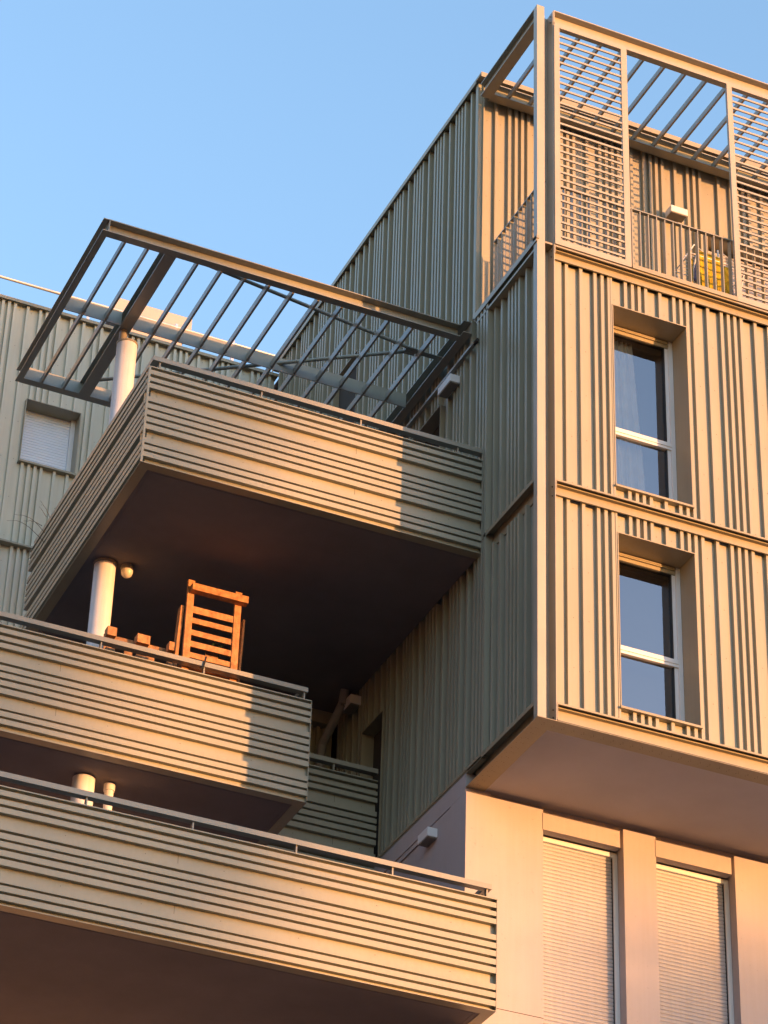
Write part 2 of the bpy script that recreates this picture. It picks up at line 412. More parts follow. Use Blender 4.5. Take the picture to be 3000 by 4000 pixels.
# --- dark side facade, zone under the terrace (Y 0.1 - 1.35), plane slightly set back
m = MB()
clad_v(m, 0.20, 1.30, 19.30, 22.47, FX(0.115), 0.57, depth=0.055)
clad_v(m, 0.20, 1.30, 16.49, 19.14, FX(0.115), 0.57, depth=0.055)
m.box(0.05, 0.115, 0.13, 0.20, 19.30, 22.45); m.box(0.05, 0.115, 0.13, 0.20, 16.49, 19.12)
m.box(0.0, 0.115, 1.30, 1.345, 16.49, 22.56)
m.build('side_cladding', BM, A)
# zone behind balcony 1 (Y > 1.345), rib plane X = 0
m = MB()
DOOR = (2.60, 4.3, 19.36, 21.90)
clad_v(m, 1.345, 8.33, 19.06, 22.60, FX(0.062), 1.93, depth=0.06, holes=(DOOR,), screws=False)
clad_v(m, 1.62, 8.33, 22.60, 26.34, FX(0.062), 2.02, depth=0.06, holes=((5.32, 6.1, 22.60, 24.59),))
D2 = (4.30, 4.72, 16.6, 18.42)
clad_v(m, 1.345, 5.54, 16.487, 19.06, FX(0.062), 1.93, depth=0.06, holes=((4.05, 4.66, 16.5, 18.40),), screws=False)
m.build('side_cladding', BM, A)
m = MB(); m.box(0.0, 0.13, 1.345, 5.54, 16.47, 16.487); m.box(-0.008, 0.0, 1.345, 5.54, 16.455, 16.487); m.box(0.0, 0.06, 1.345, 5.54, 16.43, 16.455); m.build('drip_flashing', M['flash'], A)
# core behind side cladding
m = MB(); m.box(0.36, 0.5, 2.1, 8.4, 16.5, 26.3); m.box(0.07, 0.36, 1.4, 2.60, 16.5, 22.6); m.box(0.07, 0.36, 6.2, 8.4, 16.5, 26.3)
m.box(0.07, 0.36, 2.60, 5.3, 22.0, 26.3); m.box(0.07, 0.36, 4.75, 6.2, 16.5, 22.5); m.box(0.07, 0.36, 2.60, 3.9, 16.5, 19.3)
m.build('building_core', M['dark'], A)
# roof coping
m = MB(); m.box(-0.03, 0.35, 1.66, 8.5, 26.36, 26.40); m.box(-0.03, -0.024, 1.66, 8.5, 26.33, 26.36)
m.box(-0.03, XR, 1.50, 1.66, 26.365, 26.40); m.box(-0.03, XR, 1.50, 1.506, 26.325, 26.365); m.box(0.35, XR, 1.66, 9, 26.30, 26.39)
m.build('roof_coping', M['flash'], A)

def door_part(y0, y1, z0, z1, name, glass=False):
    m = MB(); m.box(-0.004, 0.30, y0 - 0.012, y0, z0, z1); m.box(-0.004, 0.30, y1, y1 + 0.012, z0, z1); m.box(-0.004, 0.30, y0, y1, z1, z1 + 0.012)
    d = m.build(name, M['flash'], A)
    f = MB(); f.box(0.25, 0.30, y0, y0 + 0.06, z0, z1 - 0.06); f.box(0.25, 0.30, y1 - 0.06, y1, z0, z1 - 0.06); f.box(0.25, 0.30, y0, y1, z1 - 0.06, z1); f.box(0.25, 0.30, (y0 + y1) / 2 - 0.04, (y0 + y1) / 2 + 0.04, z0, z1 - 0.06)
    f.build('frame', M['white'], d)
    f = MB(); f.face([(0.28, y0 + 0.06, z0), (0.28, y1 - 0.06, z0), (0.28, y1 - 0.06, z1 - 0.06), (0.28, y0 + 0.06, z1 - 0.06)]); f.build('pane', M['glass'], d)
    return d
door_part(2.60, 4.3, 19.36, 21.90, 'balcony_door')
door_part(4.05, 4.66, 16.5, 18.40, 'balcony_door')
m = MB(); m.box(0.0, 0.30, 5.308, 5.32, 22.6, 24.59); m.box(0, 0.30, 6.1, 6.112, 22.6, 24.59); m.box(0, 0.30, 5.32, 6.1, 24.59, 24.602)
sw = m.build('side_window', M['flash'], A)
m = MB(); m.box(0.22, 0.27, 5.32, 5.38, 22.6, 24.55); m.build('frame', M['white'], sw)
m = MB(); m.box(0.24, 0.26, 5.38, 6.1, 22.6, 24.55); m.build('roller_shutter', M['flash'], sw)
# ledge bar under the pergola on the side wall
m = MB(); m.box(-0.045, 0.0, 1.60, 5.6, 22.14, 22.175); m.bar((-0.02, 1.52, 22.155), (-0.02, 1.62, 22.155), 0.022, n=10, mi=1); m.build('blind_rail', [M['steel'], M['seal']], A)

# --- roof terrace: wall, floor, railings, screens, beams, slats
m = MB()
clad_v(m, 0.02, XR, 22.60, 26.34, FY(1.72), 2.36, holes=((3.27, 5.2, 22.7, 25.05),))
m.box(-0.0, 0.03, 1.655, 1.72, 22.6, 26.34)
m.build('terrace_wall', BM, A)
m = MB(); m.box(3.258, 3.27, 1.655, 1.95, 22.7, 25.05); m.box(5.2, 5.212, 1.655, 1.95, 22.7, 25.05); m.box(3.27, 5.2, 1.655, 1.95, 25.05, 25.062)
tw = m.build('terrace_window', M['flash'], A)
f = MB(); pr = []; z = 22.7
while z < 24.98: pr += [(z, 0.0), (z + 0.005, 0.008), (z + 0.036, 0.010), (z + 0.049, 0.0)]; z += 0.05
f.sheet(pr, 3.27, 5.2, HY(1.88)); f.build('roller_shutter', M['shutter'], tw)
m = MB(); m.box(0.02, XR, 0.02, 1.70, 22.575, 22.60); m.box(-0.008, 0.13, 0.09, 1.66, 22.595, 22.63); m.box(-0.012, -0.004, 0.0, 1.66, 22.55, 22.63); m.box(-0.012, 0.02, -0.012, 0.09, 22.585, 22.63)
m.box(0.0, 0.12, 0.09, 1.62, 22.46, 22.49)
m.build('terrace_floor', M['flash'], A)
# parapet capping in the open bays
def cap(x0, x1):
    m = MB(); m.box(x0, x1, -0.02, 0.14, 22.60, 22.635); m.box(x0, x1, -0.02, -0.012, 22.575, 22.60); return m.build('parapet_capping', M['flash'], A)
cap(1.235, 2.64); cap(3.66, 5.0)
# railings with flat-bar balusters
def railing(p0, p1, n, name='terrace_railing', axis='x'):
    m = MB()
    if axis == 'x':
        m.box(p0, p1, 0.10, 0.15, 23.585, 23.60); rl = m.build(name, M['steel'], A)
        k = 0; x = p0 + 0.03
        while x < p1:
            b = MB(); b.box(x, x + 0.012, 0.105, 0.165, 22.63, 23.585); b.build('baluster', M['steel'], rl); x += 0.1115
    else:
        m.box(0.12, 0.175, p0, p1, 23.60, 23.615); rl = m.build(name, M['steel'], A)
        y = p0 + 0.06
        while y < p1:
            b = MB(); b.box(0.12, 0.172, y, y + 0.010, 22.63, 23.60); b.build('baluster', M['steel'], rl); y += 0.1115
    return rl
railing(0.27, 6.9, 0); railing(0.12, 1.42, 0, axis='y')
# sliding louvre screens
def louvre(x0, x1):
    m = MB(); y0, y1 = -0.012, 0.030; zb, zt = 22.585, 26.02
    m.box(x0, x0 + 0.072, y0, y1, zb, zt); m.box(x1 - 0.08, x1, y0, y1, zb, zt)
    m.box(x0 + 0.072, x1 - 0.08, y0, y1, zb, zb + 0.085); m.box(x0 + 0.072, x1 - 0.08, y0, y1, zt - 0.03, zt)
    fr = m.build('louvre_screen', M['post'], A)
    s2 = MB(); z = zb + 0.125
    while z < zt - 0.06:
        s2.prism([(-0.006, z), (-0.006, z + 0.027), (0.014, z + 0.030), (0.014, z + 0.003)], x0 + 0.072, x1 - 0.08, lambda a, b, c: (c, a, b)); z += 0.1085
    s2.build('louvre_blades', M['post'], fr)
    return fr
louvre(0.228, 1.225); louvre(2.635, 3.655); louvre(5.0, 6.02)
# top beams of the terrace frame
m = MB()
m.box(0.2275, XR, 0.0, 0.10, 26.255, 26.27); m.box(0.2275, XR, 0.088, 0.10, 26.045, 26.255); m.box(0.2275, XR, 0.0, 0.088, 26.03, 26.045)
m.box(0.2275, XR, 0.0, 0.012, 26.045, 26.07)
m.box(0.2275, 0.24, 0.0, 0.088, 26.045, 26.255)
m.build('terrace_beam', M['post'], A)
m = MB()
m.box(0.0, 0.10, 0.09, 1.58, 26.255, 26.27); m.box(0.06, 0.072, 0.09, 1.58, 26.075, 26.255); m.box(0.0, 0.14, 0.09, 1.58, 26.06, 26.075)
m.build('terrace_beam', M['steel'], A)
m = MB()
m.box(0.14, XR, 1.50, 1.60, 26.255, 26.268); m.box(0.14, XR, 1.585, 1.60, 26.10, 26.255); m.box(0.14, XR, 1.50, 1.64, 26.085, 26.10)
m.build('terrace_beam', M['steel'], A)
x = 0.355
while x < XR - 0.2:
    m = MB(); m.box(x, x + 0.028, 0.10, 1.585, 26.105, 26.185); m.build('roof_slat', M['steel'], A); x += 0.2965

# --- balconies
def balcony(x0, x1, yf, top, depth_y, name, posts, left=None, rail_l=None, rail_r=None, right_end=False, side_y1=None, rear=None, rail_ret=True, height=1.24, soffit=None):
    pan = yf + 0.056; bot = top - height
    m = MB()
    xa = x0 if left is None else left
    m.sheet(prof_h(top, height=height), xa, x1, (lambda u, d, w_: ((w_ + 0.056 - d) if (left is not None and w_ == xa) else w_, pan - d, u)))
    m.box(x0 - (0.004 if left is not None else 0), x1, yf - 0.004, pan + 0.05, top, top + 0.012)             # capping
    m.box(x0, x1, pan + 0.045, pan + 0.05, bot + 0.1, top)              # inner lining
    for k in range(int((x1 - x0) / 1.9)):                                # sheet laps
        pass
    if right_end: m.box(x1 - 0.004, x1 + 0.002, yf - 0.004, pan + 0.05, bot + 0.02, top + 0.012)
    if left is not None:
        m.sheet(prof_h(top, height=height), yf, side_y1, (lambda u, d, w_: (left + 0.056 - d, (w_ + 0.056 - d) if w_ == yf else w_, u)))
        m.box(left - 0.004, left + 0.13, pan + 0.05, side_y1, top, top + 0.012)
        m.box(left + 0.125, left + 0.13, pan, side_y1, bot + 0.1, top)
    xs_ = x0 + 0.35
    while xs_ < x1 - 0.1:           # fixing screws on the wide pans and a sheet lap
        for t_ in (0.34, 0.885, 1.205):
            q = 0.005; m.face([(xs_ + q * math.cos(k * 1.047), pan - (0.003 if t_ < 1.2 else 0.022), top - t_ + q * math.sin(k * 1.047)) for k in range(6)], 1)
        xs_ += 0.83
    for xl in (x0 + 0.62 * (x1 - x0),):
        m.box(xl, xl + 0.004, pan - 0.0015, pan, top - 0.39, top - 0.275, 1); m.box(xl, xl + 0.004, pan - 0.0015, pan, top - 0.94, top - 0.826, 1)
    if left is not None:
        m.box(left - 0.003, left, yf - 0.003, yf + 0.02, bot, top); m.box(left, left + 0.02, yf - 0.003, yf, bot, top)
    bal = m.build(name, BM, A)
    s = MB()
    sx0 = x0 if left is None else left
    y1 = depth_y
    s.box(sx0, x1, yf, yf + 0.12, bot - 0.0, bot + 0.006)
    if left is not None: s.box(left, left + 0.12, yf + 0.12, y1, bot, bot + 0.006)
    if right_end: s.box(x1 - 0.12, x1, yf + 0.12, right_end, bot, bot + 0.006)
    s.build('edge_trim', M['flash'], bal)
    s = MB()
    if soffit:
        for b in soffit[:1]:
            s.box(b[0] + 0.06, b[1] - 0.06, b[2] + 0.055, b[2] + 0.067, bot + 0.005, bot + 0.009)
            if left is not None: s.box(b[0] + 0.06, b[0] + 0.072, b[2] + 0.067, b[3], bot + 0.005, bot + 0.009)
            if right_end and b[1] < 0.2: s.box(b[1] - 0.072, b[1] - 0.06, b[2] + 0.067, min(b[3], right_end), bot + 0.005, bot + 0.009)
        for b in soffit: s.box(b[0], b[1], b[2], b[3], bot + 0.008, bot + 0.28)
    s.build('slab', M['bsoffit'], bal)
    r = MB(); zl = top + 0.108
    a = rail_l if rail_l is not None else x0; b = rail_r if rail_r is not None else x1
    r.box(a, b, yf + 0.0, yf + 0.085, zl, zl + 0.058)
    if left is not None: r.box(a, a + 0.085, yf + 0.085, side_y1, zl, zl + 0.058)
    if right_end: r.box(b - 0.07, b, yf + 0.085, right_end, zl, zl + 0.058)
    r.build('handrail', M['steel'], bal)
    for px in posts:
        q = MB(); q.box(px - 0.008, px + 0.008, yf + 0.02, yf + 0.07, top + 0.012, zl); q.build('rail_post', M['steel'], bal)
    return bal
# top balcony (under the pergola)
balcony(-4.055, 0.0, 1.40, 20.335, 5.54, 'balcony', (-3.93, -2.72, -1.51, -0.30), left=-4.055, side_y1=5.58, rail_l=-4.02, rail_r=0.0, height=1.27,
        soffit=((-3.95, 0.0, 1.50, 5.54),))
# middle balcony
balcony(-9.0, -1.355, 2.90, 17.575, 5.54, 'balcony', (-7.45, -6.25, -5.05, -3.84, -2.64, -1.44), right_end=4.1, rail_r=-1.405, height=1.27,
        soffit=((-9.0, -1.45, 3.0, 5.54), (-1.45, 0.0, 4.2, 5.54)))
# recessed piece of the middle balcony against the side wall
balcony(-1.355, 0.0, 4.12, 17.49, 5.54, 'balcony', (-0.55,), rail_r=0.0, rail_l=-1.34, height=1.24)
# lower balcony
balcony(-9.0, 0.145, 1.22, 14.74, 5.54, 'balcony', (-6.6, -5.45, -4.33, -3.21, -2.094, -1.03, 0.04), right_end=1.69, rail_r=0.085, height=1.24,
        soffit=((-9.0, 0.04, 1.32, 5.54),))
# rear loggia volume X -4..0, Y 5.54..8.4
m = MB()
clad_v(m, -4.0, -0.005, 16.3, 18.95, FY(5.60), -1.6, screws=False); m.box(-4.0, -0.005, 5.45, 5.6, 18.90, 19.07)
m.build('loggia_wall', BM, A)
m = MB(); m.box(-3.98, -0.01, 5.62, 8.38, 0.0, 19.35); m.box(-9, 0.0, 5.62, 8.38, 0.0, 16.3); m.box(-9.0, 0.2, 5.4, 5.62, 0, 16.3); m.build('building_core', M['plaster'], A)
# downpipe
m = MB(); P = [(-0.16, 4.86, 19.07), (-0.16, 4.92, 18.90), (-0.22, 5.36, 18.55), (-0.22, 5.40, 18.42), (-0.22, 5.40, 16.6)]
for a, b in zip(P[:-1], P[1:]): m.bar(a, b, 0.055, n=14)
m.build('downpipe', M['pipe'], A, smooth=True)
# round column
m = MB(); m.bar((-3.715, 3.50, 16.57), (-3.715, 3.50, 22.16), 0.123, n=32)
col = m.build('column', M['concrete'], A, smooth=True)
m = MB(); m.bar((-3.715, 3.50, 22.16), (-3.715, 3.50, 22.185), 0.131, n=32); m.bar((-3.775, 3.50, 22.185), (-3.775, 3.50, 22.36), 0.05, n=12); m.build('column_cap', M['flash'], col, smooth=True)
m = MB(); m.bar((-3.715, 3.50, 19.035), (-3.715, 3.50, 19.066), 0.137, n=32); m.build('collar_shadow_ring', M['lampcap'], col, smooth=True)  # dark ring standing in for the shadow where column meets soffit
m = MB(); m.bar((-3.715, 3.50, 13.8), (-3.715, 3.50, 16.30), 0.123, n=32); m.build('column', M['concrete'], A, smooth=True)
m = MB(); m.bar((-3.42, 3.50, 13.8), (-3.42, 3.50, 16.24), 0.05, n=20); m.bar((-3.42, 3.50, 16.22), (-3.42, 3.50, 16.30), 0.062, n=20); m.build('downpipe', M['concrete'], A, smooth=True)

# ================================================================== pergola over the top balcony
PG = thing('pergola', (-4.64, 1.8, 22.36), 'steel pergola frame with thin rafters above the topmost balcony, carried by the round column', 'pergola')
ZB, ZP = 22.36, 22.54
def beam_c(m, a, b, fn):     # channel: outer edge at 0, web at 0.1
    m.prism([(0, ZP - 0.012), (0, ZP), (0.108, ZP), (0.108, ZB), (0, ZB), (0, ZB + 0.012), (0.096, ZB + 0.012), (0.096, ZP - 0.012)], a, b, fn)
m = MB(); beam_c(m, -4.575, -0.11, lambda p, q, c: (c, 1.80 + p, q)); m.build('front_beam', M['steel'], PG)
m = MB(); beam_c(m, -4.575, -0.11, lambda p, q, c: (c, 5.04 - p, q)); m.build('rear_beam', M['steel'], PG)
m = MB(); m.prism([(0, ZP - 0.012), (0, ZP - 0.0015), (0.08, ZP - 0.0015), (0.08, ZB + 0.0015), (0, ZB + 0.0015), (0, ZB + 0.012), (0.07, ZB + 0.012), (0.07, ZP - 0.012)], 1.802, 5.038, lambda p, q, c: (-4.638 + p, c, q)); m.build('end_beam', M['steel'], PG)
m = MB(); m.prism([(0, ZP - 0.012), (0, ZP - 0.0015), (0.11, ZP - 0.0015), (0.11, ZB + 0.0015), (0, ZB + 0.0015), (0, ZB + 0.012), (0.1, ZB + 0.012), (0.1, ZP - 0.012)], 1.70, 5.038, lambda p, q, c: (-0.125 + p, c, q)); m.build('wall_beam', M['steel'], PG)
m = MB()   # H-beam over the column
m.box(-3.848, -3.702, 1.91, 4.93, ZB - 0.002, ZB + 0.010); m.box(-3.848, -3.702, 1.91, 4.93, ZP - 0.012, ZP - 0.003); m.box(-3.781, -3.769, 1.91, 4.93, ZB + 0.010, ZP - 0.012)
m.build('cross_beam', M['steel'], PG)
m = MB(); m.box(-4.56, -3.85, 3.37, 3.382, 22.335, 22.535); m.box(-3.70, -0.12, 3.37, 3.382, 22.335, 22.535); m.build('middle_fascia', M['steel'], PG)
for i, xr in enumerate((-4.317, -4.037, -3.425, -3.125, -2.825, -2.523, -2.221, -1.90, -1.602, -1.295, -0.992, -0.684, -0.385)):
    m = MB(); m.box(xr - 0.027, xr, 1.91, 4.93, 22.352 - 0.003 * (i % 2), 22.438)
    for y in (3.35, 3.40): m.box(xr, xr + 0.012, y - 0.012, y + 0.012, 22.37, 22.40, 1)
    m.build('rafter', [M['steel'], M['screw']], PG)
m = MB(); m.bar((-0.50, 2.41, 22.47), (-3.70, 1.94, 22.47), 0.024, n=10); m.build('brace', M['steel'], PG, smooth=True)
m = MB(); m.bar((-0.50, 2.44, 22.45), (-3.75, 4.72, 22.45), 0.024, n=10); m.build('brace', M['steel'], PG, smooth=True)
m = MB(); m.box(-0.50, -0.02, 2.39, 2.47, 22.455, 22.465); m.box(-0.56, -0.42, 2.36, 2.50, 22.44, 22.452); m.bar((-0.50, 2.42, 22.43), (-0.50, 2.42, 22.49), 0.014, n=8); m.bar((-0.54, 2.47, 22.42), (-0.54, 2.47, 22.48), 0.014, n=8); m.build('brace_plate', M['steel'], PG)

# ================================================================== rear building (left)
R = thing('rear_building', (-12, 8.4, 0), 'shaded ribbed green-grey metal apartment wing with one small shuttered window behind the pergola', 'building')
YR = 8.4
m = MB()
WH = (-3.61, -2.835, 23.60, 24.62)
clad_v(m, -14, 0.0, 22.27, 26.20, FY(YR + 0.05), -3.585, depth=0.05, holes=(WH,))
clad_v(m, -14, -0.05, 19.4, 22.245, FY(YR + 0.07), -3.585, depth=0.05)
clad_v(m, -14, -4.05, 8, 19.4, FY(YR + 0.07), -3.585, depth=0.05)
m.build('wall_cladding', [M['rear'], M['screw']], R)
m = MB(); m.box(-14, 0.0, YR + 0.42, 14, 0, 26.15); m.box(-14, -3.7, YR + 0.1, YR + 0.42, 0, 26.15); m.box(-2.75, 0, YR + 0.1, YR + 0.42, 19, 26.15)
m.box(-3.7, -2.75, YR + 0.1, YR + 0.42, 24.7, 26.15); m.box(-3.7, -2.75, YR + 0.1, YR + 0.42, 19, 23.5); m.build('wall_core', M['dark'], R)
m = MB(); m.box(-14, 0.03, YR - 0.03, YR + 0.5, 26.20, 26.235); m.box(-14, 0.03, YR - 0.035, YR - 0.03, 26.185, 26.235); m.build('roof_coping', M['flash'], R)
m = MB(); m.box(-14, -0.05, YR - 0.05, YR + 0.09, 22.235, 22.262); m.build('drip_flashing', M['flash'], R)
m = MB(); x0, x1, z0, z1 = WH
m.box(x0 - 0.01, x0, YR - 0.01, YR + 0.3, z0, z1); m.box(x1, x1 + 0.01, YR - 0.01, YR + 0.3, z0, z1); m.box(x0 - 0.01, x1 + 0.01, YR - 0.01, YR + 0.3, z1, z1 + 0.01)
rw = m.build('window', M['flash'], R)
m = MB(); m.box(x0, x0 + 0.04, YR + 0.2, YR + 0.3, z0, z1); m.box(x1 - 0.06, x1, YR + 0.2, YR + 0.3, z0, z1); m.build('frame', M['white'], rw)
m = MB(); pr = []; z = z0
while z < z1: pr += [(z, 0.0), (z + 0.004, 0.008), (z + 0.032, 0.010), (z + 0.042, 0.0)]; z += 0.044
m.sheet(pr, x0 + 0.04, x1 - 0.06, HY(YR + 0.26)); m.build('roller_shutter', M['skylit_white'], rw)
m = MB(); m.box(x0 - 0.02, x1 + 0.02, YR - 0.04, YR + 0.28, z0 - 0.03, z0); m.build('sill', M['flash'], rw)
m = MB(); m.bar((-12, 8.6, 26.72), (0.1, 8.6, 26.72), 0.022, n=10); rr = m.build('roof_rail', M['tube'], R, smooth=True)
for px in (-10.6, -9.2, -7.8, -6.4, -5.0, -2.83, -1.50, -0.62):
    m = MB(); m.box(px - 0.02, px + 0.02, 8.58, 8.62, 26.235, 26.775); m.build('rail_post', M['tube'], rr)
# rooftop housing behind it
RH = thing('rooftop_housing', (-1.1, 11.6, 26.2), 'pale flat-roofed rooftop housing catching the sun, seen through the pergola', 'rooftop housing')
m = MB(); m.box(-1.62, -0.58, 11.15, 12.2, 26.2, 28.63); m.build('walls', M['plaster'], RH)
m = MB(); m.box(-1.76, -0.49, 11.0, 12.3, 28.66, 28.89); m.box(-1.70, -0.52, 11.06, 12.25, 28.63, 28.66); m.build('roof_slab', M['plaster'], RH)
m = MB(); m.box(-2.0, 0.0, 9.6, 9.7, 26.2, 26.95); tag(m.build('roof_upstand', M['plaster'], base=(-1, 9.6, 26.2)), 'low white upstand on the roof just below the rooftop housing', 'roof upstand')

# ================================================================== lights fixed to the walls and ceilings
def wall_box_light(y0, y1, z0, z1, d, label):
    t = thing('wall_light', (0, (y0 + y1) / 2, z0), label, 'wall light', 'box lights on the side wall')
    m = MB(); m.box(-d, 0.0, y0, y1, z0 + 0.012, z1); m.build('housing', M['white'], t, bevel=0.004)
    m = MB(); m.box(-d + 0.012, -0.012, y0 + 0.012, y1 - 0.012, z0, z0 + 0.012); m.build('diffuser', M['lampcap'], t)
wall_box_light(2.05, 2.40, 21.86, 21.98, 0.13, 'pale box light on the shaded ribbed wall above the topmost balcony')
wall_box_light(2.42, 2.68, 15.97, 16.09, 0.12, 'pale box light on the bluish shaded render beside the sunlit white corner')
wall_box_light(4.72, 5.0, 18.82, 18.95, 0.14, 'dim box light beside the bent downpipe in the dark loggia')
t = thing('wall_light', (2.78, 1.66, 25.1), 'long white box light on the terrace wall, behind the upper railing', 'wall light')
m = MB(); m.box(2.66, 2.90, 1.50, 1.66, 25.11, 25.21); m.build('housing', M['white'], t, bevel=0.004)
m = MB(); m.box(2.67, 2.89, 1.51, 1.65, 25.098, 25.11); m.build('diffuser', M['lampcap'], t)
def globe(x, y, z, label, s=1.0):
    t = thing('ceiling_lamp', (x, y, z), label, 'ceiling lamp', None)
    m = MB(); m.lathe((x, y, z), [(0.0, 0), (0.075 * s, 0), (0.078 * s, -0.03 * s), (0.07 * s, -0.055 * s), (0.062 * s, -0.06 * s)], 20); m.build('lamp_base', M['lampcap'], t, smooth=True)
    m = MB(); m.lathe((x, y, z), [(0.066 * s, -0.05 * s), (0.068 * s, -0.08 * s), (0.058 * s, -0.115 * s), (0.035 * s, -0.14 * s), (0.0, -0.15 * s)], 20); m.build('lamp_glass', M['lampglass'], t, smooth=True)
globe(-3.47, 3.44, 19.065, 'round bulkhead lamp on the balcony soffit right beside the white column')

# ================================================================== pallet furniture on the middle balcony
def tilt(m, px, pz, ang):
    pass
PS = thing('pallet_screen', (-2.49, 3.2, 16.6), 'tall upright pallet wood trellis with five slats standing behind the middle balcony rail', 'wooden trellis')
for x0 in (-2.868, -2.298):
    m = MB(); m.box(x0, x0 + 0.08, 3.02, 3.06, 16.6, 18.83); m.build('upright', M['wood'], PS, bevel=0.003)
m = MB(); m.box(-2.846, -2.171, 2.925, 3.018, 18.652, 18.742); m.build('cross_rail', M['wood'], PS, bevel=0.004)
for i, (za, zb) in enumerate(((18.51, 18.597), (18.377, 18.45), (18.217, 18.296), (18.071, 18.146), (17.93, 18.001), (17.79, 17.86), (17.5, 17.58), (17.2, 17.28))):
    m = MB(); j = 0.004 * ((i * 7) % 3); m.box(-2.788, -2.298, 3.03 + j, 3.05 + j, za + j - 0.095, zb - 0.095); m.build('slat', M['wood'], PS, bevel=0.002)
m = MB(); m.box(-2.788, -2.56, 3.12, 3.14, 18.32, 18.39); m.box(-2.57, -2.42, 3.12, 3.14, 17.96, 18.01); m.box(-2.75, -2.3, 3.12, 3.14, 17.50, 17.58); m.build('rear_board', M['wood2'], PS)
def board(x0, z0, x1, z1, wdt, y, label):
    m = MB(); m.prism([(x0, z0), (x0 + wdt, z0), (x1 + wdt, z1), (x1, z1)], y, y + 0.10, lambda a, b, c: (a, c, b))
    tag(m.build('leaning_board', M['wood'], base=(x0, y, z0)), label, 'board', None)
board(-2.99, 16.6, -2.915, 18.50, 0.038, 3.07, 'narrow wooden board leaning at the left edge of the slatted pallet trellis')
board(-2.21, 16.6, -2.165, 18.52, 0.022, 3.07, 'thin wooden board leaning at the right edge of the slatted pallet trellis')
PL = thing('pallet', (-3.3, 3.15, 16.6), 'weathered wooden pallet standing on its side between the round column and the tall trellis', 'pallet')
for x0, x1 in ((-3.735, -3.625), (-3.385, -3.235), (-3.01, -2.905)):
    for k, (za, zb) in enumerate(((17.905, 18.015), (17.62, 17.745), (17.25, 17.38))):
        m = MB(); m.box(x0, x1, 3.09, 3.20, za, zb); m.build('block', M['wood2'] if k else M['wood'], PL, bevel=0.004)
for za, zb in ((17.86, 17.975), (17.58, 17.66), (17.2, 17.3)):
    m = MB(); m.box(-3.735, -2.905, 3.202, 3.225, za, zb); m.build('board', M['wood2'], PL, bevel=0.002)
for x0 in (-3.72, -3.48, -3.22, -2.98):
    m = MB(); m.box(x0, x0 + 0.095, 3.227, 3.247, 17.2, 17.93); m.build('board', M['wood2'], PL, bevel=0.002)
m = MB(); m.box(-2.86, -2.19, 3.065, 3.21, 17.73, 17.78); m.box(-2.80, -2.24, 3.075, 3.20, 17.2, 17.73)
tag(m.build('planter_box', M['wood'], base=(-2.5, 3.1, 16.6)), 'low wooden planter box just under the handrail in front of the tall trellis', 'planter')
m = MB(); m.bar((-2.64, 2.885, 17.80), (-2.665, 2.885, 17.66), 0.010, n=6); m.bar((-2.665, 2.885, 17.66), (-2.685, 2.90, 17.645), 0.022, n=8); m.bar((-2.665, 2.885, 17.66), (-2.75, 2.93, 17.72), 0.004, n=5)
tag(m.build('clamp', M['seal'], base=(-2.66, 2.9, 17.65)), 'small black clamp hooked over the sunlit middle handrail', 'clamp')
# a little greenery behind the trellis
m = MB(); rnd = random.Random(3)
for k in range(90):
    cx, cz = (-2.41, 18.12) if k % 2 else (-2.42, 17.80)
    c = Vector((cx + rnd.gauss(0, 0.05), 3.12 + rnd.gauss(0, 0.02), cz + rnd.gauss(0, 0.035)))
    a = Vector((rnd.gauss(0, 1), rnd.gauss(0, 1), rnd.gauss(0, 1))).normalized() * 0.016; b = a.orthogonal().normalized() * 0.006
    m.face([c - a, c + b, c + a, c - b])
for z in (17.85, 18.15): m.bar((-2.42, 3.12, z - 0.6), (-2.41, 3.12, z - 0.05), 0.004, n=5)
tag(m.build('climbing_plant', M['leaf'], base=(-2.36, 3.27, 17.3)), 'sprig of green leaves showing between the slats of the pallet trellis', 'plant')

# dry twigs on the left of the middle balcony
def twig_plant(paths, label, base):
    m = MB()
    for p in paths:
        for i in range(len(p) - 1):
            r = 0.0045 * (1 - 0.75 * i / len(p)); m.bar(p[i], p[i + 1], r, r * 0.8, n=5, caps=False)
    tag(m.build('dry_plant', M['twig'], base=base), label, 'plant')
def arc(a, b, sag, n=9):
    a = Vector(a); b = Vector(b); return [tuple(a.lerp(b, i / n) + Vector((0, 0, sag * math.sin(math.pi * i / n))) + Vector((0, rnd.gauss(0, .006), rnd.gauss(0, .004)))) for i in range(n + 1)]
Y5 = 5.0
twig_plant([arc((-4.02, Y5, 20.10), (-4.53, Y5, 20.313), 0.10), arc((-4.0, Y5, 20.22), (-4.46, Y5, 20.415), 0.10), arc((-4.0, Y5, 20.48), (-4.156, Y5, 20.705), 0.02),
            arc((-4.1, Y5, 20.36), (-4.33, Y5, 20.36), 0.03), arc((-4.06, Y5, 20.5), (-4.16, Y5, 20.62), 0.01)],
           'bare curving twigs poking out over the left end of the topmost balcony', (-4.0, Y5, 20.1))
tw_ = []
for k in range(9):
    x = -5.2 + 0.13 * k + rnd.gauss(0, 0.03); tw_.append(arc((x + 0.25, 3.6, 17.3), (x - 0.25 + rnd.gauss(0, .1), 3.6, 18.05 + rnd.gauss(0, 0.14)), 0.04))
twig_plant(tw_, 'thin dry grass stalks behind the middle handrail at the left picture edge', (-5.0, 3.6, 16.6))

